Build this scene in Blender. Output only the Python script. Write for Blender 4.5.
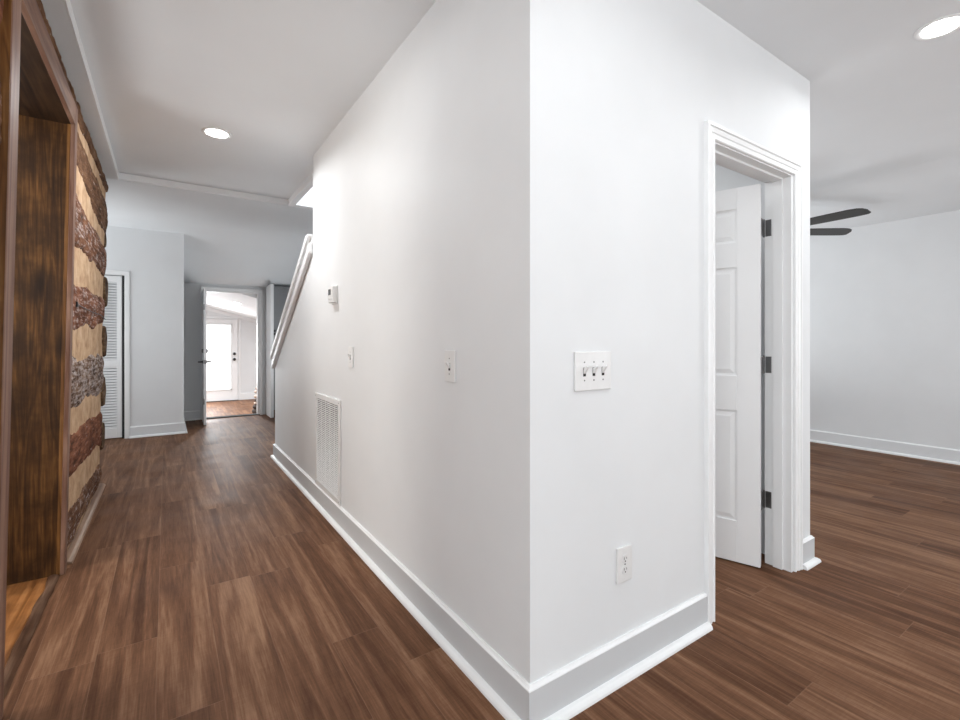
import bpy, bmesh, math, random
from mathutils import Vector, Matrix, noise as mnoise

for o in list(bpy.data.objects):
    bpy.data.objects.remove(o, do_unlink=True)
S = bpy.context.scene
C = S.collection
R = math.radians

# ------------------------------------------------------------------ camera
cam = bpy.data.cameras.new('camera')
cam.sensor_width = 36.0
cam.lens = 467.0 / 960.0 * 36.0
cam.shift_y = -19.0 / 960.0
cam.clip_start = 0.02
co = bpy.data.objects.new('camera', cam)
co.location = (0, 0, 1.22)
co.rotation_euler = (R(90), 0, -R(33.88))
C.objects.link(co)
S.camera = co

# ------------------------------------------------------------------ world, exposure
w = bpy.data.worlds.new('world')
S.world = w
w.use_nodes = True
bg = w.node_tree.nodes['Background']
bg.inputs[0].default_value = (0.95, 0.98, 1.0, 1)
bg.inputs[1].default_value = 0.6
S.view_settings.view_transform = 'Standard'
S.view_settings.look = 'None'
S.view_settings.gamma = 1.0
S.view_settings.exposure = 0.82
S.view_settings.use_curve_mapping = False


def area(name, loc, rot, sx, sy, power, color=(1, 1, 1), spread=180):
    l = bpy.data.lights.new(name, 'AREA')
    l.shape = 'RECTANGLE'
    l.size, l.size_y = sx, sy
    l.energy = power
    l.color = color
    l.spread = R(spread)
    o = bpy.data.objects.new(name, l)
    o.location = loc
    o.rotation_euler = rot
    C.objects.link(o)
    return o


# fill panels added behind and beside the camera, then daylight of the rear room
DAY = (.95, .98, 1.0)
area('fill_back', (1.3, -4.35, 1.45), (R(140), 0, 0), 3.0, 1.5, 50.9, DAY)
area('fill_left', (-2.7, -1.7, 1.45), (R(115), 0, R(-90)), 2.6, 1.5, 57.7, DAY)
area('fill_right', (6.3, -2.2, 1.45), (R(125), 0, R(90)), 2.6, 1.5, 37.4, DAY)
area('daylight_entry', (0.35, 12.9, 0.9), (R(-65), 0, 0), 1.3, 1.5, 60.0, DAY)
# fill lamps added outside the view, most aimed up to brighten the ceilings
area('fill_up_camera', (.6, -.7, 1.3), (R(180), 0, 0), .8, .8, 2.1, DAY)
area('fill_up_living', (4.3, 4.2, .5), (R(180), 0, 0), 2.6, 2.6, 43.1, DAY)
area('fill_closet', (2.0, 2.2, 2.6), (0, 0, 0), .3, .3, 6.2)  # unseen fill added to brighten the closet behind the open door
area('fill_up_stair', (1.70, 6.9, .9), Vector((-.62, .42, .66)).to_track_quat('-Z', 'Y').to_euler(), .6, .6, 4.5, DAY)
area('fill_up_log_room', (-1.6, 2.6, 1.0), (R(180), 0, 0), .8, .8, 9.6, DAY)
area('fill_stairwell', (1.55, 4.3, 4.45), (0, 0, 0), .7, .7, 32.0, DAY)  # added at the shaft top to brighten the stairwell wall
area('fill_closet_hall', (-2.3, 6.2, 1.3), (R(128), 0, R(-90)), 1.6, 1.4, 23.5, DAY)  # unseen fill added to lift the ceiling near the closet wall
area('fill_log_room', (-2.6, 2.3, 1.7), (R(90), 0, R(-90)), 1.0, 1.2, 22.3, (1, .95, .88))  # unseen fill added inside the log room

# ------------------------------------------------------------------ node helper
class NT:
    def __init__(self, name):
        self.m = bpy.data.materials.new(name)
        self.m.use_nodes = True
        self.t = self.m.node_tree
        self.b = self.t.nodes['Principled BSDF']

    def new(self, typ, **kw):
        n = self.t.nodes.new(typ)
        for k, v in kw.items():
            setattr(n, k, v)
        return n

    def put(self, sock, v):
        if isinstance(v, bpy.types.NodeSocket):
            self.t.links.new(v, sock)
        elif v is not None:
            sock.default_value = v

    def math(self, op, a, b=None, c=None):
        n = self.new('ShaderNodeMath', operation=op)
        for i, v in enumerate((a, b, c)):
            if v is not None:
                self.put(n.inputs[i], v)
        return n.outputs[0]

    def comb(self, x, y, z):
        n = self.new('ShaderNodeCombineXYZ')
        for i, v in enumerate((x, y, z)):
            self.put(n.inputs[i], v)
        return n.outputs[0]

    def coords(self):
        tc = self.new('ShaderNodeTexCoord')
        sp = self.new('ShaderNodeSeparateXYZ')
        self.t.links.new(tc.outputs['Object'], sp.inputs[0])
        return tc.outputs['Object'], sp.outputs[0], sp.outputs[1], sp.outputs[2]

    def noise(self, vec, scale=1.0, detail=4, rough=.55, dist=0.0):
        n = self.new('ShaderNodeTexNoise')
        self.put(n.inputs['Vector'], vec)
        n.inputs['Scale'].default_value = scale
        n.inputs['Detail'].default_value = detail
        n.inputs['Roughness'].default_value = rough
        n.inputs['Distortion'].default_value = dist
        return n.outputs[0]

    def white(self, vec):
        n = self.new('ShaderNodeTexWhiteNoise', noise_dimensions='3D')
        self.put(n.inputs['Vector'], vec)
        return n.outputs['Value']

    def ramp(self, fac, stops):
        n = self.new('ShaderNodeValToRGB')
        e = n.color_ramp.elements
        while len(e) < len(stops):
            e.new(.5)
        for i, (p, c) in enumerate(stops):
            e[i].position = p
            e[i].color = (c[0], c[1], c[2], 1)
        self.put(n.inputs[0], fac)
        return n.outputs[0]

    def mix(self, fac, a, b, blend='MIX'):
        n = self.new('ShaderNodeMix', data_type='RGBA', blend_type=blend)
        self.put(n.inputs[0], fac)
        for s, v in ((n.inputs[6], a), (n.inputs[7], b)):
            self.put(s, (v[0], v[1], v[2], 1) if isinstance(v, tuple) else v)
        return n.outputs[2]

    def map(self, v, a, b, c, d):
        n = self.new('ShaderNodeMapRange')
        for i, x in enumerate((v, a, b, c, d)):
            self.put(n.inputs[i], x)
        return n.outputs[0]

    def bump(self, h, strength, dist=.01):
        n = self.new('ShaderNodeBump')
        n.inputs['Strength'].default_value = strength
        n.inputs['Distance'].default_value = dist
        self.put(n.inputs['Height'], h)
        self.t.links.new(n.outputs[0], self.b.inputs['Normal'])

    def set(self, color=None, rough=None, spec=None, metal=None):
        if color is not None:
            self.put(self.b.inputs['Base Color'], (color[0], color[1], color[2], 1) if isinstance(color, tuple) else color)
        self.put(self.b.inputs['Roughness'], rough)
        self.put(self.b.inputs['Specular IOR Level'], spec)
        self.put(self.b.inputs['Metallic'], metal)
        return self.m


def paint(name, col, rough, var=.02, bump=.03, scale=60):
    n = NT(name)
    v, x, y, z = n.coords()
    a = n.noise(v, 2.3, 3)
    c = n.mix(n.map(a, .3, .7, 0, 1), tuple(k * (1 - var) for k in col), tuple(min(1, k * (1 + var)) for k in col))
    n.bump(n.noise(v, scale, 3), bump, .004)
    return n.set(c, rough, .3)


def plain(name, col, rough=.4, metal=0.0, spec=.5):
    n = NT(name)
    v, x, y, z = n.coords()
    c = n.mix(n.noise(v, 35, 3), tuple(k * .95 for k in col), tuple(min(1, k * 1.05) for k in col))
    return n.set(c, rough, spec, metal)


def emit(name, col, strength):
    n = NT(name)
    n.set((.8, .8, .8), .4)
    n.b.inputs['Emission Color'].default_value = (*col, 1)
    n.b.inputs['Emission Strength'].default_value = strength
    return n.m


def wood(name, axis, dark, mid, light, scale=1.0, rough=.4, knots=0.0, spec=.4, ringw=.3, patchw=.35):
    """stained board, grain running along axis"""
    n = NT(name)
    v, x, y, z = n.coords()
    k = [22 * scale] * 3
    k['xyz'.index(axis)] = .8 * scale
    st = n.comb(n.math('MULTIPLY', x, k[0]), n.math('MULTIPLY', y, k[1]), n.math('MULTIPLY', z, k[2]))
    k2 = [5.5 * scale] * 3
    k2['xyz'.index(axis)] = .5 * scale
    s2 = n.comb(n.math('MULTIPLY', x, k2[0]), n.math('MULTIPLY', y, k2[1]), n.math('MULTIPLY', z, k2[2]))
    big = n.noise(s2, 1, 3, .5, .6)
    rings = n.math('PINGPONG', n.math('MULTIPLY', big, 11), 1)
    fine = n.noise(st, 1.6, 6, .65)
    f = n.math('ADD', n.math('MULTIPLY', fine, 1 - ringw), n.math('MULTIPLY', rings, ringw))
    c = n.ramp(f, [(.25, dark), (.5, mid), (.8, light)])
    if knots:
        vo = n.new('ShaderNodeTexVoronoi')
        vs = [5.0] * 3
        vs['xyz'.index(axis)] = 2.3
        n.put(vo.inputs['Vector'], n.comb(*[n.math('MULTIPLY', a, b) for a, b in zip((x, y, z), vs)]))
        vo.inputs['Scale'].default_value = 1
        kn = n.map(n.math('ADD', vo.outputs['Distance'], n.math('MULTIPLY', fine, .14)), .16, .34, knots, 0)
        c = n.mix(kn, c, tuple(a * .35 for a in dark))
    patch = n.noise(v, 6, 4, .6)
    c = n.mix(n.map(patch, .40, .68, 0, patchw), c, dark)
    n.bump(fine, .25, .004)
    return n.set(c, rough, spec)


def floor_mat(name, tint=(1, 1, 1)):
    n = NT(name)
    v, x, y, z = n.coords()
    xs = n.math('DIVIDE', n.math('ADD', x, .03), .195)
    row = n.math('FLOOR', xs)
    off = n.white(n.comb(row, 3.7, 1.3))
    ys = n.math('ADD', n.math('DIVIDE', y, 1.22), off)
    col = n.math('FLOOR', ys)
    r = n.white(n.comb(row, col, .5))
    r2 = n.white(n.comb(row, col, 7.5))
    rx = n.math('ADD', x, n.math('MULTIPLY', r, 31))
    ry = n.math('ADD', y, n.math('MULTIPLY', r2, 17))
    streak = n.noise(n.comb(n.math('MULTIPLY', rx, 26), n.math('MULTIPLY', ry, 1.9), r), 1, 12, .76, .3)
    broad = n.noise(n.comb(n.math('MULTIPLY', rx, 8), n.math('MULTIPLY', ry, .38), r2), 1, 3, .5, .5)
    rings = n.math('PINGPONG', n.math('MULTIPLY', broad, 10), 1)
    mid = n.noise(n.comb(n.math('MULTIPLY', rx, 85), n.math('MULTIPLY', ry, 4), r2), 1, 4, .7)
    fine = n.noise(n.comb(n.math('MULTIPLY', rx, 190), n.math('MULTIPLY', ry, 9), r), 1, 3, .6)
    saw = n.noise(n.comb(n.math('MULTIPLY', rx, 12), n.math('MULTIPLY', ry, 150), r), 1, 2, .6)
    f = n.math('ADD', n.math('MULTIPLY', streak, .27), n.math('MULTIPLY', mid, .17))
    f = n.math('ADD', f, n.math('MULTIPLY', broad, .26))
    f = n.math('ADD', f, n.math('MULTIPLY', rings, .13))
    f = n.math('ADD', f, n.math('MULTIPLY', fine, .20))
    f = n.math('ADD', f, n.math('MULTIPLY', saw, .06))
    f = n.math('ADD', f, n.map(r, 0, 1, -.075, .015))
    t = lambda a: tuple(p * q for p, q in zip(a, tint))
    flame = n.noise(n.comb(n.math('MULTIPLY', rx, 5), n.math('MULTIPLY', ry, 1.1), r2), 1, 4, .6, 1.2)
    f = n.math('SUBTRACT', f, n.map(flame, .50, .75, -.01, .06))
    c = n.ramp(f, [(.30, t((.054, .0225, .0115))), (.435, t((.104, .047, .0245))), (.55, t((.172, .084, .0455))), (.70, t((.31, .175, .104)))])
    ex = n.math('ABSOLUTE', n.math('SUBTRACT', n.math('FRACT', xs), .5))
    ey = n.math('ABSOLUTE', n.math('SUBTRACT', n.math('FRACT', ys), .5))
    sx = n.map(ex, .490, .498, 0, 1)
    sy = n.map(ey, .4982, .4995, 0, 1)
    seam = n.math('MAXIMUM', sx, sy)
    c = n.mix(n.math('MULTIPLY', seam, .45), c, t((.24, .14, .09)))  # lighter tan on the seams paints the glare of the plank bevels
    h = n.math('SUBTRACT', n.math('MULTIPLY', f, .5), n.math('MULTIPLY', seam, .6))
    n.bump(h, .22, .004)
    rg = n.map(n.noise(v, 3, 3), .3, .7, .44, .56)
    return n.set(c, rg, .08)


def bark_mat(name, seed, frost, red):
    n = NT(name)
    v, x, y, z = n.coords()
    p = n.comb(n.math('MULTIPLY', x, 7), n.math('ADD', n.math('MULTIPLY', y, 3), seed), n.math('MULTIPLY', z, 9))
    a = n.noise(p, 1.6, 6, .65, .4)
    b = n.noise(p, 4.5, 6, .7, .2)
    q = n.comb(n.math('MULTIPLY', x, 12), n.math('ADD', n.math('MULTIPLY', y, 4), seed), n.math('MULTIPLY', z, 55))
    g = n.noise(q, 1, 5, .65)
    base = n.ramp(n.math('ADD', n.math('MULTIPLY', a, .6), n.math('MULTIPLY', g, .4)),
                  [(.33, (.022, .011, .007)), (.47, (.125 * red, .055, .027)), (.60, (.25 * red, .125, .066)), (.74, (.40, .24, .14))])
    fr = n.map(n.math('ADD', n.math('MULTIPLY', b, .6), n.math('MULTIPLY', g, .4)), .60 - .16 * frost, .68 - .08 * frost, 0, .85)
    c = n.mix(fr, base, (.60, .54, .52))
    n.bump(n.math('ADD', a, n.math('MULTIPLY', b, .6)), .9, .02)
    return n.set(c, .85, .2)


def mortar_mat():
    n = NT('chinking_mortar')
    v, x, y, z = n.coords()
    a = n.noise(v, 9, 5, .6)
    b = n.noise(v, 70, 4, .6)
    c = n.ramp(a, [(.3, (.38, .225, .13)), (.5, (.545, .365, .225)), (.75, (.67, .49, .335))])
    c = n.mix(n.map(b, .55, .75, 0, .35), c, (.36, .24, .15))
    n.bump(n.math('ADD', a, n.math('MULTIPLY', b, .4)), .5, .01)
    return n.set(c, .9, .15)


M = {}
M['wall'] = paint('wall_paint', (.785, .80, .812), .55)
M['ceil'] = paint('ceiling_paint', (.83, .855, .875), .8, .01)
M['trim'] = paint('trim_paint', (.87, .88, .885), .35, .01, .015)
M['board'] = paint('baseboard_paint', (.62, .635, .65), .4, .01, .015)  # greyer copy of the white trim, shade put into the board's colour
M['board_lit'] = paint('baseboard_paint_light', (.77, .785, .80), .4, .01, .015)  # brighter copy of the same paint for the better lit walls
M['door'] = paint('door_paint', (.88, .885, .89), .38, .01, .01)
M['greydoor'] = paint('grey_cabinet_paint', (.24, .25, .26), .45, .02, .01)
M['plate'] = plain('white_plastic', (.79, .79, .785), .35)
M['nickel'] = plain('dark_nickel', (.22, .22, .22), .35, 1.0)
M['black'] = plain('black_metal', (.012, .012, .012), .4)
M['slot'] = plain('dark_slot', (.02, .02, .02), .7)
M['screen'] = plain('thermostat_screen', (.05, .055, .05), .15)
M['dark_gap'] = plain('gap_shade_and_sill', (.03, .03, .03), .9)  # near-black, for dark sills and the painted shade of a door gap
M['fan'] = plain('fan_blade_charcoal', (.03, .029, .028), .45)
M['fanmetal'] = plain('fan_metal', (.05, .05, .05), .4, .6)
M['lens'] = emit('lamp_lens', (1, .985, .96), 14)
M['glass'] = emit('daylit_frosted_glass', (.97, .99, 1.0), 1.0)
M['added_window'] = emit('added_window_glow', (.95, .98, 1.0), .4)  # glow given to the added windows
M['floor'] = floor_mat('walnut_planks')
M['floor_orange'] = wood('amber_floor_boards', 'y', (.085, .030, .009), (.27, .105, .030), (.50, .23, .085), 1.4, .35, 0, .3, .25, .6)
M['stain'] = wood('dark_stained_board', 'z', (.019, .0075, .0024), (.080, .034, .0095), (.215, .098, .027), 2.6, .45, .9, .25, .2, .75)
M['shoe_wood'] = wood('pale_wood_moulding', 'y', (.14, .08, .05), (.28, .175, .115), (.42, .29, .20), 1.2, .5)
M['amber'] = wood('amber_stained_edge', 'z', (.07, .028, .008), (.20, .088, .025), (.34, .17, .06), 2.0, .45, .4, .25)
M['stain_x'] = wood('darker_soffit_board', 'y', (.010, .0045, .002), (.03, .014, .006), (.06, .03, .013), 1.5, .6, .6, .15)  # head board made much darker than the jambs
M['casing_v'] = wood('brown_casing_upright', 'z', (.13, .062, .042), (.24, .135, .095), (.36, .225, .165), 1.3, .5, 0, .15)
M['casing_h'] = wood('brown_casing_header', 'y', (.12, .056, .036), (.22, .120, .080), (.34, .205, .145), 1.3, .5, 0, .15)
M['strip'] = wood('worn_threshold', 'y', (.035, .016, .009), (.09, .046, .027), (.19, .115, .075), 1.2, .8, 0, .05)
M['toe'] = wood('brown_plinth', 'x', (.06, .027, .014), (.12, .058, .032), (.2, .10, .06), 1.0, .45)
M['chink'] = mortar_mat()
M['stone_l'] = paint('pale_stone', (.50, .40, .33), .9, .25, .5, 12)
M['stone_d'] = paint('dark_stone', (.07, .055, .048), .9, .4, .5, 12)


# ------------------------------------------------------------------ mesh helper
class MB:
    def __init__(self):
        self.v, self.f = [], []

    def add(self, vs, fs):
        k = len(self.v)
        self.v += [tuple(p) for p in vs]
        self.f += [[i + k for i in f] for f in fs]
        return self

    def box(self, x0, x1, y0, y1, z0, z1):
        vs = [(x, y, z) for x in (x0, x1) for y in (y0, y1) for z in (z0, z1)]
        return self.add(vs, [(0, 1, 3, 2), (4, 6, 7, 5), (0, 4, 5, 1), (2, 3, 7, 6), (0, 2, 6, 4), (1, 5, 7, 3)])

    def prism(self, pts, axis, a, b):
        """closed 2D outline extruded along axis from a to b"""
        def P(u, w, t):
            return {'x': (t, u, w), 'y': (u, t, w), 'z': (u, w, t)}[axis]
        n = len(pts)
        vs = [P(u, w, a) for u, w in pts] + [P(u, w, b) for u, w in pts]
        fs = [list(range(n)), list(range(n, 2 * n))[::-1]] + [(i, (i + 1) % n, n + (i + 1) % n, n + i) for i in range(n)]
        return self.add(vs, fs)

    def slab(self, p0, u, length, thick, z0, z1, n):
        """box standing on a plan line: start p0, direction u, thickness along n"""
        q = [Vector(p0), Vector(p0) + u * length, Vector(p0) + u * length + n * thick, Vector(p0) + n * thick]
        return self.prism([(a.x, a.y) for a in q], 'z', z0, z1)

    def cyl(self, p0, p1, r0, r1=None, seg=20, cap=True):
        r1 = r0 if r1 is None else r1
        p0, p1 = Vector(p0), Vector(p1)
        d = (p1 - p0).normalized()
        a = d.orthogonal().normalized()
        b = d.cross(a)
        vs = []
        for p, r in ((p0, r0), (p1, r1)):
            for i in range(seg):
                t = 2 * math.pi * i / seg
                vs.append(p + (a * math.cos(t) + b * math.sin(t)) * r)
        fs = [(i, (i + 1) % seg, seg + (i + 1) % seg, seg + i) for i in range(seg)]
        if cap:
            fs += [list(range(seg))[::-1], list(range(seg, 2 * seg))]
        return self.add(vs, fs)

    def lathe(self, prof, c, d, seg=32):
        """profile of (radius, height) turned about direction d at c"""
        c, d = Vector(c), Vector(d).normalized()
        a = d.orthogonal().normalized()
        b = d.cross(a)
        vs = []
        for r, h in prof:
            for i in range(seg):
                t = 2 * math.pi * i / seg
                vs.append(c + d * h + (a * math.cos(t) + b * math.sin(t)) * max(r, 1e-4))
        fs = []
        for k in range(len(prof) - 1):
            for i in range(seg):
                j = (i + 1) % seg
                fs.append((k * seg + i, k * seg + j, (k + 1) * seg + j, (k + 1) * seg + i))
        fs.append(list(range(seg))[::-1])
        fs.append([(len(prof) - 1) * seg + i for i in range(seg)])
        return self.add(vs, fs)

    def tube(self, path, r, seg=8):
        for a, b in zip(path[:-1], path[1:]):
            self.cyl(a, b, r, seg=seg)
        return self

    def build(self, name, mat, parent=None, bevel=0.0, smooth=False, seg=2):
        me = bpy.data.meshes.new(name)
        me.from_pydata(self.v, [], self.f)
        bm = bmesh.new()
        bm.from_mesh(me)
        bmesh.ops.recalc_face_normals(bm, faces=bm.faces)
        bm.to_mesh(me)
        bm.free()
        me.materials.append(mat)
        o = bpy.data.objects.new(name, me)
        C.objects.link(o)
        if parent is not None:
            o.parent = parent
        if smooth:
            for p in me.polygons:
                p.use_smooth = True
        if bevel:
            md = o.modifiers.new('bevel', 'BEVEL')
            md.width = bevel
            md.segments = seg
            md.limit_method = 'ANGLE'
            md.angle_limit = R(35)
        return o


def struct(o, label=None, cat=None):
    o['kind'] = 'structure'
    if label:
        o['label'] = label
    if cat:
        o['category'] = cat
    return o


def thing(name, label, cat, loc=(0, 0, 0), rz=0.0, group=None):
    o = bpy.data.objects.new(name, None)
    o.empty_display_size = .05
    C.objects.link(o)
    o.location = loc
    o.rotation_euler = (0, 0, rz)
    o['label'] = label
    o['category'] = cat
    if group:
        o['group'] = group
    return o


def sroot(name, loc=(0, 0, 0), rz=0.0):
    o = bpy.data.objects.new(name, None)
    C.objects.link(o)
    o.location = loc
    o.rotation_euler = (0, 0, rz)
    o['kind'] = 'structure'
    return o


def dup(root, loc, rz, label, group=None):
    r = root.copy()
    C.objects.link(r)
    r.location = loc
    r.rotation_euler = (0, 0, rz)
    r['label'] = label
    if group:
        r['group'] = group
    for ch in list(root.children):
        c = ch.copy()
        C.objects.link(c)
        c.parent = r
        for g in list(ch.children):
            d = g.copy()
            C.objects.link(d)
            d.parent = c
    return r


# ------------------------------------------------------------------ dimensions
HX, FY, CZ = .947, 1.129, 2.66       # hall face, end face, ceiling
WX = 2.961                           # right corner of the end face
LX = 6.515                           # far wall of the living room
HE = 3.742                           # where the full-height hall face ends
DX0, DX1, DZ = 1.992, 2.734, 2.09      # doorway in the end face

# ------------------------------------------------------------------ structure
struct(MB().box(-.47, 7.2, -4.6, 8.5, -.3, 0).box(-2.9, -.47, 3.45, 8.5, -.3, 0).build('floor', M['floor']))
struct(MB().box(-2.9, -.47, -4.6, 3.45, -.3, .001).build('floor_left', M['floor_orange']))
struct(MB().box(-1.2, 3.0, 8.5, 13.6, -.5, -.27).build('floor_rear', M['floor']))

c = MB()
c.box(-.345, 7.2, -4.6, FY + .1, CZ, 2.8)
c.box(-.345, 1.03, FY + .1, 5.053, CZ, 2.8)
c.box(1.03, 2.05, FY + .1, HE, CZ, 2.8)
c.box(2.05, 7.2, FY + .1, 8.6, CZ, 2.8)
struct(c.build('ceiling', M['ceil']))
# living room ceiling falls a little towards its far wall
struct(MB().prism([(5.1, CZ), (LX + .1, 2.505), (LX + .1, CZ + .02), (5.1, CZ + .005)], 'y', -4.5, 8.5).build('ceiling_right', M['ceil']))
# dropped soffit round the hall's recessed ceiling, then the slope down to the rear door
s = MB()
s.box(-2.9, -.345, -4.6, 5.053, 2.60, 2.8)
s.prism([(5.053, 2.60), (7.0, 2.65), (7.35, 2.64), (7.75, 2.46), (8.1, 2.20), (8.3, 2.12), (8.6, 2.10), (8.6, 2.8), (5.053, 2.8)], 'x', -2.9, 2.9)
so = s.build('ceiling_rear', M['ceil'])
struct(so)
for p in so.data.polygons:
    p.use_smooth = abs(p.normal.x) < .5 and p.normal.z < -.05 and p.center.y > 6.0
struct(MB().box(1.03, 1.09, HE, 5.053, 2.60, 2.8).box(1.09, 2.05, 4.975, 5.053, 2.60, 2.8).build('trim_1', M['trim'], bevel=.003))
# painted cove strip along the recess edges
struct(MB().box(-.345, -.338, 1.2, 5.053, 2.60, CZ).box(-.345, 1.03, 5.03, 5.053, 2.605, CZ).build('trim_2', M['trim'], bevel=.003))

# block between hall and living room
OX0, OX1, OZ0 = 1.988, 2.752, 2.103       # rough opening
e = MB()
e.prism([(HX, FY), (OX0, FY), (OX0, FY + .128), (HX + .12, FY + .128), (HX + .12, HE), (HX, HE)], 'z', 0, CZ)
e.prism([(HE, 0), (5.275, 0), (5.275, .985), (HE, 1.955)], 'x', HX, HX + .12)
struct(e.build('wall_hall', M['wall']))
e = MB()
e.prism([(OX0, 0 + OZ0), (OX1, OZ0), (OX1, 0), (WX, 0), (WX, CZ), (OX0, CZ)], 'y', FY, FY + .128)
struct(e.build('wall_front', M['wall']))
struct(MB().box(WX - .12, WX, FY + .128, 8.5, 0, CZ).build('wall_block_right', M['wall']))
struct(MB().box(HX + .12, WX - .12, 2.95, 3.05, 0, CZ).build('wall_closet_back', M['wall']))
# stairwell
st = MB()
st.box(2.0, 2.1, 3.3, 8.5, 0, CZ).box(2.0, 2.1, 3.3, 5.1, CZ, 4.7)
st.box(HX + .12, 2.0, 3.2, 3.3, 0, 4.7)
st.box(1.03, 1.09, 3.3, 5.1, 2.8, 4.7).box(1.09, 2.0, 4.975, 5.1, 2.8, 4.7)
st.box(1.03, 2.1, 3.2, 5.1, 4.7, 4.8)
struct(st.build('wall_stairwell', M['wall']))
stairs = sroot('stairs', (1.53, 5.2, 0))
for i in range(9):
    y1 = 5.2 - i * .28
    MB().box(-.46, .46, y1 - .30 - 5.2, y1 - 5.2, .17 * i, .17 * (i + 1)).build('step', M['floor'], stairs, bevel=.006)
struct(MB().box(LX, LX + .1, -4.6, 8.6, 0, 2.8).build('wall_right', M['wall']))
struct(MB().box(2.961, LX, 8.5, 8.6, 0, 2.8).build('wall_living_end', M['wall']))
# wall behind the camera, with unseen windows added to go with the fill
b = MB()
b.box(-3, 7.2, -4.6, -4.5, 0, .65).box(-3, 7.2, -4.6, -4.5, 2.25, 2.8)
b.box(-3, -.2, -4.6, -4.5, .65, 2.25).box(2.8, 3.9, -4.6, -4.5, .65, 2.25).box(6.1, 7.2, -4.6, -4.5, .65, 2.25)
struct(b.build('wall_back', M['wall']))
for i, (x0, x1) in enumerate(((-.2, 2.8), (3.9, 6.1))):
    wr = sroot('added_window_%d' % (i + 1), ((x0 + x1) / 2, -4.55, .65))
    hw = (x1 - x0) / 2
    MB().box(-hw, hw, -.03, .06, 0, .06).box(-hw, hw, -.03, .06, 1.54, 1.6).box(-hw, -hw + .06, -.03, .06, .06, 1.54)\
        .box(hw - .06, hw, -.03, .06, .06, 1.54).box(-.03, .03, -.03, .06, .06, 1.54).build('added_window_frame', M['trim'], wr, bevel=.004)
    MB().box(-hw, hw, -.045, -.04, .06, 1.54).build('pane', M['added_window'], wr)
struct(MB().box(-3.0, -2.9, -4.6, 8.6, 0, 2.8).build('wall_far_left', M['wall']))
for i, (x, y, rz) in enumerate(((-2.9, -1.7, R(-90)), (LX, -2.2, R(90)))):  # unseen side windows added to go with the side fill
    wr = sroot('added_window_%d' % (i + 3), (x, y, .65), rz)
    MB().box(-1.3, 1.3, 0, .05, 0, .06).box(-1.3, 1.3, 0, .05, 1.54, 1.6).box(-1.3, -1.24, 0, .05, .06, 1.54)\
        .box(1.24, 1.3, 0, .05, .06, 1.54).box(-.03, .03, 0, .05, .06, 1.54).build('added_window_frame', M['trim'], wr, bevel=.004)
    MB().box(-1.24, 1.24, .005, .012, .06, 1.54).build('pane', M['added_window'], wr)
# room behind the log opening, closed off before and after it
struct(MB().box(-2.9, -.72, 3.47, 3.57, 0, 2.6).box(-2.9, -.72, 1.2, 1.3, 0, 2.6).build('wall_log_room', M['wall']))

# closet wall, rear wall
CY, RY = 7.335, 8.45
k = MB()
k.box(-.435, .193, CY, CY + .12, 0, 2.645)
k.box(-2.9, -1.25, CY, CY + .12, 0, 2.645)
k.box(-1.25, -.435, CY, CY + .12, 2.04, 2.645)
k.box(.093, .193, CY + .12, RY, 0, 2.645)
k.box(-1.3, .0, CY + .6, CY + .65, 0, 2.6)
struct(k.build('wall_closet', M['wall']))
k = MB()
k.box(.193, .50, RY, RY + .1, 0, 2.12)
k.box(1.262, 2.9, RY, RY + .1, 0, 2.12)
k.box(.50, 1.262, RY, RY + .1, 2.005, 2.12)
struct(k.build('wall_rear', M['wall']))
struct(MB().box(1.372, 1.418, 8.0, RY, 0, 2.125).build('wall_stub', M['wall'], bevel=.003))

# lower rear room with its sloped ceiling
EY = 13.2
zc = lambda x: 2.05 - .254 * (x - .8)
k = MB()
k.box(-1.2, 3.0, EY, EY + .1, -.3, 2.6)
k.box(2.6, 2.7, 8.55, EY, -.3, 2.2).box(-1.0, -.9, 8.55, EY, -.3, 2.6)
struct(k.build('wall_rear_room', M['wall']))
struct(MB().prism([(-1, zc(-1)), (2.7, zc(2.7)), (2.7, zc(2.7) + .1), (-1, zc(-1) + .1)], 'y', 8.56, EY).build('ceiling_rear_room', M['ceil']))
struct(MB().prism([(-1, zc(-1) - .075), (2.65, zc(2.65) - .075), (2.65, zc(2.65)), (-1, zc(-1))], 'y', EY - .025, EY).build('trim_3', M['trim']))
struct(MB().box(1.56, 2.6, EY - .016, EY, -.27, -.10).build('baseboard_rear_room', M['trim'], bevel=.004))
struct(MB().box(.48, 1.28, RY - .02, RY + .12, 0, .012).build('trim_4', M['dark_gap']))


# ------------------------------------------------------------------ baseboards
BO = [(0, 0), (.016, 0), (.016, .131), (0, .131)]
CP = [(0, .131), (.016, .131), (.0155, .134), (.011, .137), (.007, .143), (0, .143)]
SH = [(.016, 0), (.040, 0), (.039, .009), (.034, .017), (.026, .022), (.016, .024)]
BASE = (('', BO, 'board'), ('_cap', CP, 'trim'), ('_shoe', SH, 'trim'))  # whiter cap and shoe paint in the overhead light they catch


def run(name, path_fn, n_st):
    """board, cap and shoe moulding swept through the stations path_fn(k, offset) -> (x, y)"""
    for suf, q, mt in BASE:
        n = len(q)
        vs = [(*path_fn(k_, off), z) for k_ in range(n_st) for off, z in q]
        fs = [(r_ * n + i, r_ * n + (i + 1) % n, (r_ + 1) * n + (i + 1) % n, (r_ + 1) * n + i) for r_ in range(n_st - 1) for i in range(n)]
        fs += [list(range(n)), [(n_st - 1) * n + i for i in range(n)]]
        struct(MB().add(vs, fs).build('baseboard_' + name + suf, M['board_lit' if mt == 'board' and name in ('right', 'closet') else mt]))


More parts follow.
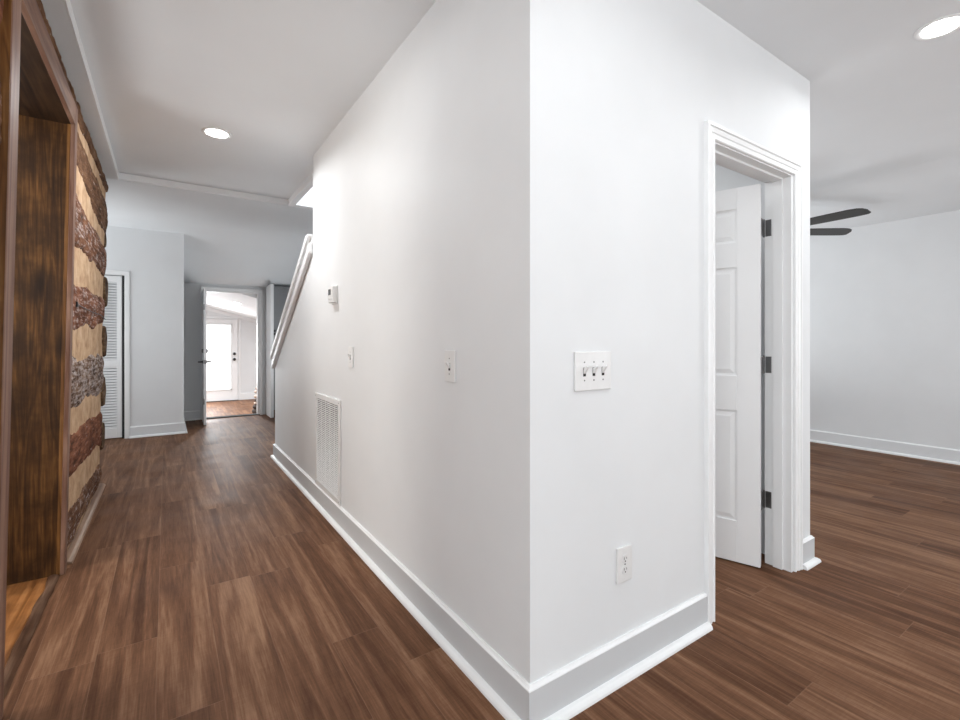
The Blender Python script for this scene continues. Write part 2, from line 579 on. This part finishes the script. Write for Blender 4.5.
run('hall', lambda k_, o_: ((HX + .03, 5.275 + o_), (HX - o_, 5.275 + o_), (HX - o_, FY - o_), (1.917, FY - o_))[k_], 4)
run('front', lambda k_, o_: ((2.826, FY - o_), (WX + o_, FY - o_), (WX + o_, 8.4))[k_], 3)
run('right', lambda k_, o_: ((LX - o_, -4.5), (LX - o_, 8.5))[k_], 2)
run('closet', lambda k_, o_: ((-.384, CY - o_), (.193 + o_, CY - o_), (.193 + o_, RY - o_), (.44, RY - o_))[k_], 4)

# ------------------------------------------------------------------ stair cap on the sloped half wall
def sloped(x0, x1, o0, o1, y0, y1, top=None):
    """board following the stair slope; o0/o1 offsets above the half wall's top edge line (vertical)"""
    sl = (1.955 - .985) / (5.275 - HE)
    L = lambda y: 1.955 - (y - HE) * sl
    pts = [(y0, L(y0) + o0), (y1, L(y1) + o0), (y1, L(y1) + o1)]
    if top is not None and L(y0) + o1 > top:
        yt = y0 + (L(y0) + o1 - top) / sl
        pts += [(yt, top), (y0, top)]
    else:
        pts += [(y0, L(y0) + o1)]
    return MB().prism(pts, 'x', x0, x1)


cap = sroot('trim_5')
sloped(HX - .040, HX + .165, .080, .140, HE, 5.33, 2.05).build('cap_board', M['trim'], cap, bevel=.006)
sloped(HX - .012, HX + .13, .02, .080, HE, 5.31).build('cap_core', M['trim'], cap)
sloped(HX - .034, HX, -.050, .030, HE, 5.29).build('cap_moulding', M['trim'], cap, bevel=.010)

# ------------------------------------------------------------------ six panel door and its casing
cs = sroot('trim_6')
PROF = [(0, 0), (0, .009), (.004, .013), (.010, .013), (.013, .009), (.026, .010), (.030, .014), (.046, .016), (.050, .013), (.054, .020), (.066, .020), (.068, .017), (.068, 0)]


def casing(name, root, x0, x1, zt, yf, prof=PROF):
    """moulded casing swept up one side, over the head and down the other, mitred"""
    m_ = MB()
    n = len(prof)
    vs = []
    for st_ in range(4):
        for o_, h in prof:
            vs.append(((x0 - o_) if st_ < 2 else (x1 + o_), yf - h, 0 if st_ in (0, 3) else zt + o_))
    fs = [(r_ * n + i, r_ * n + (i + 1) % n, (r_ + 1) * n + (i + 1) % n, (r_ + 1) * n + i) for r_ in range(3) for i in range(n)]
    fs += [list(range(n)), [3 * n + i for i in range(n)]]
    return m_.add(vs, fs).build(name, M['trim'], root)


casing('casing', cs, 1.986, 2.757, 2.096, FY)
# jambs and stops
def jamb(root, x0, x1, zt, y0, y1, t_, stop=None):
    m_ = MB()
    m_.prism([(x0, 0), (x0, zt), (x1, zt), (x1, 0), (x1 + t_, 0), (x1 + t_, zt + t_), (x0 - t_, zt + t_), (x0 - t_, 0)], 'y', y0, y1)
    if stop:
        a_, b_ = stop
        m_.prism([(x0, 0), (x0, zt), (x1, zt), (x1, 0), (x1 - .011, 0), (x1 - .011, zt - .011), (x0 + .011, zt - .011), (x0 + .011, 0)], 'y', a_, b_)
    return m_.build('jamb', M['trim'], root)


jamb(cs, 1.992, 2.734, 2.090, FY - .001, FY + .131, .014, (FY + .040, FY + .085))

A = Vector((2.636, 1.237))
u = Vector((-.07, .208)).normalized()
nrm = Vector((u.y, -u.x))                     # into the door's thickness, away from the camera
door = sroot('door_1', (A.x, A.y, 0), math.atan2(u.y, u.x))
# local: x along the leaf, +y towards the camera side, leaf occupies y in [-.035, 0]
DW, D0, D1 = .711, .006, 2.062
rails = [(D0, .235), (.835 - .0, 1.03), (1.03, 1.03), (1.622, 1.765), (1.948, D1)]
m = MB()
m.box(0, DW, -.029, -.007, D0, D1)
for x0, x1 in ((0, .112), (DW - .112, DW), (DW / 2 - .05, DW / 2 + .05)):
    m.box(x0, x1, -.035, 0, D0, D1)
for z0, z1 in ((D0, .232), (.838, 1.03), (1.625, 1.763), (1.945, D1)):
    m.box(.112, DW - .112, -.035, 0, z0, z1)
m.build('leaf', M['door'], door, bevel=.0015)
for x0, x1 in ((.112, DW / 2 - .05), (DW / 2 + .05, DW - .112)):
    for z0, z1 in ((.232, .838), (1.03, 1.625), (1.763, 1.945)):
        m = MB()
        for y0, s_ in ((-.007, 1), (-.029, -1)):
            q = [(0.012, 0), (.034, .0055)]
            vs = []
            for ins, h in q:
                vs += [(x0 + ins, y0 + s_ * h, z0 + ins), (x1 - ins, y0 + s_ * h, z0 + ins), (x1 - ins, y0 + s_ * h, z1 - ins), (x0 + ins, y0 + s_ * h, z1 - ins)]
            m.add(vs, [(0, 1, 5, 4), (1, 2, 6, 5), (2, 3, 7, 6), (3, 0, 4, 7), (4, 5, 6, 7), (0, 1, 2, 3)])
        m.build('panel', M['door'], door)
kb = MB()
kb.lathe([(.03, 0), (.03, .006), (.012, .008), (.011, .03), (.026, .04), (.027, .055), (.015, .064)], (DW - .06, 0, .96), (0, 1, 0), 24)
kb.build('knob', M['nickel'], door, smooth=True)
door.rotation_euler = (0, 0, math.atan2(u.y, u.x))
for hz in (1.838, 1.090, .352):
    h = MB()
    h.box(DX1 - .0025, DX1 + .001, FY + .097, FY + .126, hz - .045, hz + .045)
    h.cyl((DX1 - .012, FY + .130, hz - .045), (DX1 - .012, FY + .130, hz + .045), .0065, seg=12)
    h.cyl((DX1 - .012, FY + .130, hz - .05), (DX1 - .012, FY + .130, hz + .05), .004, seg=10)
    h.prism([(DX1 - .012, FY + .126), (DX1 - .012, FY + .134), (2.662, 1.252), (2.662, 1.243)], 'z', hz - .045, hz + .045)
    ho = h.build('hinge', M['nickel'], cs, bevel=.001)

# ------------------------------------------------------------------ closet louvred door, rear doors
lc = sroot('trim_7')
FLAT = [(0, 0), (0, .014), (.006, .018), (.046, .018), (.051, .014), (.051, 0)]
casing('casing', lc, -1.25, -.435, 2.045, CY, FLAT)
lv = sroot('door_2', (-.463, CY + .03, 0))
def louvre(x0, x1):
    m = MB()
    m.box(x0, x0 + .05, 0, .03, .012, 2.03).box(x1 - .05, x1, 0, .03, .012, 2.03)
    for z0, z1 in ((.012, .13), (.90, .98), (1.955, 2.03)):
        m.box(x0 + .05, x1 - .05, 0, .03, z0, z1)
    m.build('louvre_frame', M['door'], lv, bevel=.003)
    m = MB()
    z = .135
    while z < 1.95:
        if not .885 < z < .985:
            m.prism([(.002, z), (.006, z - .003), (.027, z + .017), (.023, z + .021)], 'x', x0 + .045, x1 - .045)
        z += .034
    m.build('slats', M['door'], lv)


louvre(-.39, 0)
louvre(-.785, -.395)
struct(MB().box(-.461, -.436, CY + .02, CY + .06, 0, 2.045).build('gap_shade_strip', M['dark_gap']))  # dark strip put in as the shade of the gap beside the door

rc = sroot('trim_9')
casing('casing', rc, .515, 1.25, 1.995, RY, [(0, 0), (0, .014), (.006, .018), (.050, .018), (.054, .028), (.072, .028), (.074, .024), (.074, 0)])
jamb(rc, .513, 1.249, 1.992, RY - .001, RY + .101, .012)

# open leaf of the rear doorway, seen along its edge
ol = sroot('door_3', (.462, 7.80, 0), R(-1.2))
m = MB()
m.box(-.0175, .0175, 0, .70, .008, 1.985)
m.build('leaf', M['door'], ol, bevel=.002)
for s_ in (-1, 1):
    h = MB()
    h.lathe([(.027, 0), (.027, .008), (.012, .01), (.012, .045)], (s_ * .0175, .065, .917), (s_, 0, 0), 20)
    h.cyl((s_ * .058, .055, .917), (s_ * .058, .16, .917), .009, .007, 12)
    h.cyl((s_ * .04, .065, .917), (s_ * .085, .06, .917), .009, .009, 12)
    h.build('lever_handle', M['black'], ol, smooth=False)
    h = MB()
    h.lathe([(.030, 0), (.030, .012), (.022, .018), (.020, .022)], (s_ * .0175, .065, 1.076), (s_, 0, 0), 20)
    h.build('deadbolt', M['nickel'], ol)
MB().box(-.012, .012, -.002, .001, .890, .945).build('latch_plate', M['nickel'], ol)
for hz in (1.71, .345):
    MB().box(-.022, -.006, -.003, .002, hz - .04, hz + .04).build('hinge', M['nickel'], ol)

# glazed outside door of the rear room
gd = sroot('door_4', (1.06, EY, -.27))
m = MB()
m.box(-.43, -.28, -.045, 0, .012, 2.03).box(.285, .43, -.045, 0, .012, 2.03)
m.box(-.28, .285, -.045, 0, .012, .285).box(-.28, .285, -.045, 0, 1.90, 2.03)
m.build('leaf', M['door'], gd, bevel=.004)
m = MB()
for x0, x1, z0, z1 in ((-.30, -.265, .265, 1.92), (.27, .305, .265, 1.92), (-.30, .305, .265, .30), (-.30, .305, 1.885, 1.92)):
    m.box(x0, x1, -.058, -.04, z0, z1)
m.build('glass_bead', M['trim'], gd, bevel=.004)
MB().box(-.28, .285, -.03, -.02, .285, 1.90).build('glass', M['glass'], gd)
for hz, r_ in ((1.17, .03), (1.03, .03)):
    MB().lathe([(r_ + .005, 0), (r_ + .005, .01), (.014, .014), (.014, .03), (r_, .04), (r_, .06), (.02, .068)], (.355, -.045, hz), (0, -1, 0), 20).build('door_knob', M['black'], gd)
MB().box(-.5, -.44, -.018, 0, 0, 2.09).box(.44, .50, -.018, 0, 0, 2.09).box(-.5, .5, -.018, 0, 2.035, 2.09).build('casing', M['trim'], gd, bevel=.004)
MB().box(-.44, .44, -.08, 0, 0, .012).build('sill', M['dark_gap'], gd)

# ------------------------------------------------------------------ log wall with its cased opening
LEAN = .0185
def lx(z):
    return -.468 + LEAN * z


OY0, OY1, OZ = 2.125, 3.235, 2.36       # opening along the hall, head height
WY1 = 5.05
wall = sroot('wall_left')
# rows: (bottom near, bottom far, top near, top far) heights of each log; near = the opening, far = the corner
rows = [(.03, .02, .26, .20), (.46, .33, .70, .63), (.86, .77, 1.12, 1.12), (1.26, 1.36, 1.56, 1.59),
        (1.77, 1.75, 2.09, 2.02), (2.22, 2.10, 2.44, 2.40), (2.52, 2.49, 2.63, 2.60)]
bm_specs = [('a', 1.0, .5, 1.0), ('b', 9.0, .15, 1.25), ('c', 4.0, .95, .9), ('d', 13.0, .6, 1.22), ('e', 21.0, .6, 1.1), ('f', 30.0, .2, .95), ('g', 37.0, .05, .95)]
BARK = [bark_mat('log_bark_' + s_[0], *s_[1:]) for s_ in bm_specs]
BARK_END = bark_mat('log_bark_end', 51.0, 0.0, .8)


def log(row, y0, y1, mat, ya=None, yb=None):
    """half-round hewn log along y; edges wander"""
    b0, b1, t0, t1 = rows[row]
    ya = OY1 if ya is None else ya
    ny = max(8, int((y1 - y0) / .028))
    nt = 16
    vs, fs = [], []
    for i in range(ny + 1):
        y = y0 + (y1 - y0) * i / ny
        f = min(1, max(0, (y - ya) / (WY1 - ya)))
        wob = lambda s_, k, a: a * mnoise.noise(Vector((y * k + s_, row * 7.3, s_)))
        zb = b0 + (b1 - b0) * f + wob(1, 2.6, .045) + wob(2, 14, .006)
        zt = t0 + (t1 - t0) * f + wob(5, 2.6, .045) + wob(6, 14, .006)
        if row == 6:
            zt = 2.572 + .030 * mnoise.noise(Vector((y * 11, 2, 7))) + .022 * mnoise.noise(Vector((y * 37, 4, 1)))
        zb = max(.005, zb)
        for j in range(nt + 1):
            t = j / nt
            z = zb + (zt - zb) * t
            prof = max(0, 1 - abs(2 * t - 1) ** 2.6) ** .6
            x = lx(z) - .010 + .020 * prof
            if 0 < j < nt:
                x += 0.006 * mnoise.noise(Vector((y * 9, z * 16, row))) + .004 * mnoise.noise(Vector((y * 30, z * 45, row + 5)))
            vs.append((x, y, z))
        vs.append((lx(zt) - .20, y, zt))
        vs.append((lx(zb) - .20, y, zb))
    w_ = nt + 3
    for i in range(ny):
        for j in range(w_):
            k2 = (j + 1) % w_
            fs.append((i * w_ + j, i * w_ + k2, (i + 1) * w_ + k2, (i + 1) * w_ + j))
    fs.append(list(range(w_)))
    fs.append([ny * w_ + j for j in range(w_)])
    o_ = MB().add(vs, fs).build('log', mat, wall)
    for p in o_.data.polygons:
        p.use_smooth = len(p.vertices) == 4 and abs(p.normal.y) < .7
    return o_


YN = OY1 + .03
for i in range(6):
    log(i, YN, WY1 + .01 * ((i * 7) % 3 - 1), BARK[i])
    log(i, 1.2, OY0 - .03, BARK[(i + 2) % 6], ya=1.2)
log(6, 1.2, WY1 + .03, BARK[6], ya=1.2)
# chinking between the logs: a grid set a little behind the log faces
def chink(y0, y1, z0, z1):
    ny, nz = int((y1 - y0) / .03), int((z1 - z0) / .03)
    vs, fs = [], []
    for i in range(ny + 1):
        for q in range(nz + 1):
            y, z = y0 + (y1 - y0) * i / ny, z0 + (z1 - z0) * q / nz
            vs.append((lx(z) - .004 + .007 * mnoise.noise(Vector((y * 6, z * 6, 3))) + .003 * mnoise.noise(Vector((y * 25, z * 25, 9))), y, z))
    w_ = nz + 1
    for i in range(ny):
        for q in range(nz):
            fs.append((i * w_ + q, i * w_ + q + 1, (i + 1) * w_ + q + 1, (i + 1) * w_ + q))
    n0 = len(vs)
    cr = [(0, 0), (0, nz), (ny, nz), (ny, 0)]
    for i, q in cr:
        z = z0 + (z1 - z0) * q / nz
        vs.append((lx(z) - .19, y0 + (y1 - y0) * i / ny, z))
    fs += [(n0, n0 + 1, n0 + 2, n0 + 3)]
    fs += [[q for q in range(nz + 1)] + [n0 + 1, n0], [ny * w_ + q for q in range(nz + 1)] + [n0 + 2, n0 + 3]]
    fs += [[i * w_ + nz for i in range(ny + 1)] + [n0 + 2, n0 + 1], [i * w_ for i in range(ny + 1)] + [n0 + 3, n0]]
    return MB().add(vs, fs).build('chinking', M['chink'], wall, smooth=False)


chink(YN, WY1 - .015, .01, 2.5)
chink(1.21, OY0 - .03, .01, 2.5)
# ends of the crossing logs at the far corner
for zc_, r_, dx in ((2.12, .10, -.02), (1.645, .135, 0), (1.215, .14, 0), (.785, .135, .0), (.40, .12, .0)):
    m = MB()
    prof = [(r_ * .97, -.55), (r_, -.2), (r_, -.05), (r_ * .97, -.012), (r_ * .9, 0)]
    m.lathe(prof, (lx(zc_) + .008 + dx, WY1 + .12, zc_), (1, 0, 0), 28)
    for i, p in enumerate(m.v):
        p = Vector(p)
        n_ = mnoise.noise(p * 9) * .010
        m.v[i] = (p.x + n_ * .5, p.y + n_, WY1 * 0 + p.z + n_)
    m.build('log_end', BARK_END, wall)
# small moulding where logs meet the floor
struct(MB().prism([(-.47, 0), (-.425, 0), (-.432, .012), (-.445, .02), (-.47, .022)], 'y', YN + .1, WY1).build('trim_10', M['shoe_wood'], bevel=.003))

# cased opening
co_ = sroot('trim_11', (0, 0, 0))
def lean_box(y0, y1, x0, x1, z0, z1):
    """upright board between offsets x0..x1 from the leaning wall plane"""
    pts = [(lx(z0) + x0, z0), (lx(z0) + x1, z0), (lx(z1) + x1, z1), (lx(z1) + x0, z1)]
    return MB().prism(pts, 'y', y0, y1)


lean_box(OY1, OY1 + .07, .008, .026, 0, OZ + .11).build('casing_far', M['casing_v'], co_, bevel=.003)
lean_box(OY0 - .10, OY0, -.018, .028, 0, OZ + .11).build('casing_near', M['casing_v'], co_, bevel=.003)
lean_box(OY0 - .104, OY0 - .1005, -.018, .026, 0, OZ + .11).build('edge_board', M['amber'], co_)
lean_box(OY0, OY1, .006, .026, OZ, OZ + .11).build('casing_head', M['casing_h'], co_, bevel=.003)
lean_box(OY1 + .012, OY1 + .04, -.26, .006, 0, OZ).build('jamb_far', M['stain'], co_)
lean_box(OY0 - .04, OY0 - .012, -.26, .006, 0, OZ).build('jamb_near', M['stain'], co_)
lean_box(OY0 - .04, OY1 + .04, -.26, .006, OZ, OZ + .03).build('jamb_head', M['stain_x'], co_)
# narrow stained stop on the jamb edge
lean_box(OY1 + .004, OY1 + .014, -.008, .007, 0, OZ).build('jamb_stop', M['amber'], co_)
# worn threshold where the two floors meet
ts = MB()
n_ = 40
vs, fs = [], []
for i in range(n_ + 1):
    y = OY0 + (OY1 - OY0) * i / n_
    w0 = .012 * mnoise.noise(Vector((y * 6, 1, 0)))
    w1 = .008 * mnoise.noise(Vector((y * 9, 5, 0)))
    for ox, oz in ((-.503 + w0, .002), (-.498 + w0, .010), (-.485, .013 + w1 * .3), (-.470 + w1, .009), (-.458 + w1, .002)):
        vs.append((ox, y, oz))
    vs.append((-.475, y, -.01))
for i in range(n_):
    for q in range(6):
        k2 = (q + 1) % 6
        fs.append((i * 6 + q, i * 6 + k2, (i + 1) * 6 + k2, (i + 1) * 6 + q))
fs += [list(range(6)), [n_ * 6 + q for q in range(6)]]
struct(ts.add(vs, fs).build('trim_12', M['strip']))

# ------------------------------------------------------------------ wall plates
RZ = -math.pi / 2           # local -y turned to face the hall (-x)


def toggle(root, x):
    m = MB()
    m.prism([(-.007, -.008), (-.007, .012), (-.013, .012), (-.023, .021), (-.026, .015), (-.014, -.002), (-.010, -.008)], 'x', x - .005, x + .005)
    t_ = m.build('toggle', M['plate'], root, bevel=.001)
    MB().box(x - .0065, x + .0065, -.0090, -.0075, -.017, .013).build('toggle_slot', M['slot'], root)
    for z in (.031, -.031):
        MB().cyl((x, -.0075, z), (x, -.0095, z), .0028, seg=12).build('screw', M['nickel'], root)


def plate(root, w_, h_, t_=.0085):
    return MB().box(-w_ / 2, w_ / 2, -t_, 0, -h_ / 2, h_ / 2).build('cover_plate', M['plate'], root, bevel=.003)


sw3 = thing('light_switch', 'wide white plate with three toggle switches on the bright end wall', 'light switch', (1.2265, FY, 1.1165))
plate(sw3, .178, .134)
for x in (-.046, 0, .046):
    toggle(sw3, x)
sw1 = thing('light_switch', 'white single toggle switch on grey hall wall, nearest to the corner', 'light switch', (HX, 1.6175, 1.119), RZ, 'single switches on the hall wall')
plate(sw1, .080, .127)
toggle(sw1, 0)
dup(sw1, (HX, 2.83, 1.121), RZ, 'white single toggle switch on grey hall wall, between air grille and thermostat, farther in', 'single switches on the hall wall')

ot = thing('power_outlet', 'white duplex power outlet low on the bright end wall', 'outlet', (1.390, FY, .405))
plate(ot, .081, .129)
for z in (.0195, -.0195):
    rc_ = MB()
    pts = []
    for i in range(28):
        a = 2 * math.pi * i / 28
        pts.append((.0172 * math.cos(a), z + max(-.0145, min(.0145, .0172 * math.sin(a)))))
    rc_.prism(pts, 'y', -.0105, -.008)
    ro = rc_.build('receptacle', M['plate'], ot)
    s_ = MB()
    s_.box(-.0075, -.0055, -.0110, -.0100, z - .001, z + .008).box(.0055, .0075, -.0110, -.0100, z - .001, z + .007)
    s_.cyl((0, -.0100, z - .0075), (0, -.0110, z - .0075), .0028, seg=10)
    s_.build('slots', M['slot'], ro)
MB().cyl((0, -.0075, 0), (0, -.0095, 0), .003, seg=12).build('screw', M['nickel'], ot)

# thermostat
th = thing('thermostat', 'small white thermostat with dark screen high on the hall wall', 'thermostat', (HX, 3.165, 1.528), RZ)
MB().box(-.06, .06, -.010, 0, -.058, .062).build('back_plate', M['plate'], th, bevel=.003)
MB().box(-.054, .054, -.034, -.010, -.050, .056).build('body', M['plate'], th, bevel=.004)
MB().box(-.040, .012, -.0355, -.033, .002, .040).build('screen', M['screen'], th)
for x in (-.03, -.01, .01):
    MB().box(x - .006, x + .006, -.0365, -.033, -.030, -.020).build('button', M['plate'], th, bevel=.001)

# return air grille
gy0, gy1, gz0, gz1 = 3.035, 3.635, .146, .832
gr = thing('air_grille', 'tall white return air grille low on the hall wall above the baseboard', 'air vent', (HX, (gy0 + gy1) / 2, gz0), RZ)
gw, gh = gy1 - gy0, gz1 - gz0
f = MB()
f.box(-gw / 2, gw / 2, -.012, 0, 0, .035).box(-gw / 2, gw / 2, -.012, 0, gh - .04, gh)
f.box(-gw / 2, -gw / 2 + .035, -.012, 0, .035, gh - .04).box(gw / 2 - .035, gw / 2, -.012, 0, .035, gh - .04)
f.build('grille_frame', M['plate'], gr, bevel=.004)
f = MB()
z = .040
while z < gh - .045:
    f.prism([(-.0035, z + .0060), (-.0045, z + .0072), (-.0115, z + .0022), (-.0105, z + .0008)], 'x', -gw / 2 + .03, gw / 2 - .03)
    z += .0135
for q in range(1, 5):
    x = -gw / 2 + .03 + (gw - .06) * q / 5
    f.box(x - .002, x + .002, -.0040, -.0015, .035, gh - .04)
f.build('louvres', M['plate'], gr)
MB().box(-gw / 2 + .03, gw / 2 - .03, -.0015, -.0005, .03, gh - .035).build('duct_shade', M['slot'], gr)  # dark sheet standing for the shade of the duct behind the louvres
for x, z in ((-.28, gh - .02), (.28, gh - .02), (-.28, .018), (.28, .018)):
    MB().cyl((x, -.011, z), (x, -.0135, z), .004, seg=10).build('screw', M['nickel'], gr)

# ------------------------------------------------------------------ recessed lights
def downlight(loc, label, power, tilt=None):
    t_ = thing('recessed_light', label, 'ceiling light', loc, 0, 'recessed ceiling lights')
    MB().lathe([(.066, 0), (.068, -.004), (.086, -.006), (.092, -.004), (.093, 0)], (0, 0, 0), (0, 0, 1), 40).build('trim_ring', M['trim'], t_, smooth=True)
    MB().lathe([(.067, -.0005), (.066, -.0045), (.05, -.0062), (.02, -.0068)], (0, 0, 0), (0, 0, 1), 36).build('lens', M['lens'], t_)
    l = bpy.data.lights.new('downlight_lamp', 'AREA')
    l.shape = 'DISK'
    l.size = .13
    l.energy = power
    l.color = (.96, .985, 1)
    l.spread = R(165)
    lo = bpy.data.objects.new('downlight_lamp', l)
    lo.location = (0, 0, -.012)
    lo.parent = t_
    C.objects.link(lo)
    if tilt:
        t_.rotation_euler = tilt
    return t_


downlight((.291, 3.70, CZ), 'round white recessed light in the hall ceiling, lit', 10.5)
downlight((2.95, .60, CZ), 'round white recessed light in the ceiling over the living room, lit', 3)
downlight((1.145, 10.222, zc(1.145)), 'small recessed light seen through the far doorway on sloped ceiling', 40, (0, math.atan(.254), 0))
for p in ((.291, 1.90, 1.3), (1.25, .30, 3.0), (4.6, -.2, 8)):
    downlight((p[0], p[1], CZ), 'round white recessed light outside the picture', p[2])

# ------------------------------------------------------------------ ceiling fan
fz = 2.32
fan = thing('ceiling_fan', 'dark ceiling fan in the living room, two blades showing past the wall end', 'ceiling fan', (4.97, 2.35, CZ))
MB().lathe([(.065, 0), (.065, -.02), (.045, -.05), (.016, -.06), (.016, -.20)], (0, 0, 0), (0, 0, 1), 28).build('downrod', M['fanmetal'], fan, smooth=False)
MB().lathe([(.03, -.18), (.09, -.20), (.115, -.24), (.115, -.31), (.10, -.35), (.05, -.375), (.02, -.38)], (0, 0, 0), (0, 0, 1), 32).build('motor', M['fanmetal'], fan, smooth=False)
for q in range(6):
    a = R(-95 + 60 * q)
    dv = Vector((math.cos(a), math.sin(a), 0))
    nv = Vector((-dv.y, dv.x, -math.tan(R(13)))).normalized()
    upv = dv.cross(nv).normalized()
    zz = Vector((0, 0, fz - CZ))
    out = []
    for s_, wl, wr_ in ((.16, .045, .045), (.25, .062, .062), (.55, .072, .072), (.80, .075, .075), (.86, .073, .066), (.895, .068, .045), (.915, .055, .01)):
        out.append((s_, wl, wr_))
    top = []
    vs, fs = [], []
    for s_, wl, wr_ in out:
        for th_ in (.004, -.004):
            vs.append(zz + dv * s_ + nv * wl + upv * th_)
            vs.append(zz + dv * s_ - nv * wr_ + upv * th_)
    n4 = len(out)
    for i in range(n4 - 1):
        p = i * 4
        fs += [(p, p + 1, p + 5, p + 4), (p + 2, p + 6, p + 7, p + 3), (p, p + 4, p + 6, p + 2), (p + 1, p + 3, p + 7, p + 5)]
    fs += [(0, 2, 3, 1), ((n4 - 1) * 4, (n4 - 1) * 4 + 1, (n4 - 1) * 4 + 3, (n4 - 1) * 4 + 2)]
    bl = MB().add(vs, fs).build('blade', M['fan'], fan)
    MB().cyl(zz + dv * .09, zz + dv * .22, .014, .010, 8).build('blade_iron', M['fanmetal'], bl)

# ------------------------------------------------------------------ tall grey cabinet beside the rear doorway
cb = thing('tall_cabinet', 'tall grey cabinet with black knobs behind the stair rail', 'cabinet', (1.80, 8.18, 0))
MB().box(-.38, .19, .02, .26, .10, 2.10).build('body', M['greydoor'], cb, bevel=.003)
MB().box(-.38, .19, -.02, .26, 0, .10).build('plinth', M['toe'], cb, bevel=.003)
MB().box(-.38, .19, -.012, .02, 2.085, 2.115).build('crown', M['greydoor'], cb, bevel=.006)
dr = MB()
dr.box(-.376, .186, 0, .02, .105, 2.08)
for x0, x1, z0, z1 in ((-.376, -.30, .105, 2.08), (.11, .186, .105, 2.08), (-.30, .11, .105, .19), (-.30, .11, 2.0, 2.08)):
    dr.box(x0, x1, -.010, 0, z0, z1)
dd = dr.build('door', M['greydoor'], cb, bevel=.002)
for z in (1.385, 1.335):
    MB().lathe([(.008, 0), (.008, .014), (.017, .02), (.017, .03), (.008, .034)], (-.345, -.01, z), (0, -1, 0), 16).build('knob', M['black'], dd)

# ------------------------------------------------------------------ stacked stones beyond the rear doorway
sp = thing('stone_pillar', 'narrow stack of pale and dark stones just beyond the far doorway', 'stone pillar', (1.60, 10.55, -.27))
random.seed(4)
z = 0
for h_, w_, mt in ((.10, .15, 'stone_d'), (.09, .14, 'stone_d'), (.05, .12, 'stone_l'), (.07, .10, 'stone_d'), (.10, .105, 'stone_l'), (.09, .10, 'stone_l'), (.06, .085, 'stone_l'), (.07, .06, 'stone_l')):
    m = MB()
    vs, fs = [], []
    seg, rg = 14, 7
    for q in range(rg + 1):
        ph = -math.pi / 2 + math.pi * q / rg
        for i in range(seg):
            a = 2 * math.pi * i / seg
            k_ = 1 + .18 * mnoise.noise(Vector((math.cos(a) * 1.5, math.sin(a) * 1.5, z * 20 + q * .4)))
            cr_ = max(.02, math.cos(ph)) ** .45
            vs.append((w_ * cr_ * k_ * math.cos(a), w_ * cr_ * k_ * math.sin(a), z + h_ / 2 + (h_ / 2) * math.sin(ph)))
    for q in range(rg):
        for i in range(seg):
            i2 = (i + 1) % seg
            fs.append((q * seg + i, q * seg + i2, (q + 1) * seg + i2, (q + 1) * seg + i))
    fs += [list(range(seg)), [rg * seg + i for i in range(seg)]]
    m.add(vs, fs).build('stone', M[mt], sp, smooth=True)
    z += h_ * .97

# ------------------------------------------------------------------ wire across a log
wy0, wy1 = 3.50, 5.0
pts = []
for i in range(13):
    y = wy0 + (wy1 - wy0) * i / 12
    zz_ = 1.432 - .012 * math.sin(i / 12 * math.pi) + (.0 if i < 10 else -.03 * (i - 9) / 3)
    pts.append((lx(zz_) + .017, y, zz_))
wr = thing('wire', 'thin dark wire running level along a reddish log', 'wire', (0, 0, 0))
MB().tube(pts, .003, 6).build('strand', M['black'], wr)
MB().box(lx(1.42) + .0, lx(1.42) + .022, wy0 - .012, wy0 + .012, 1.415, 1.445).build('staple', M['black'], wr, bevel=.003)
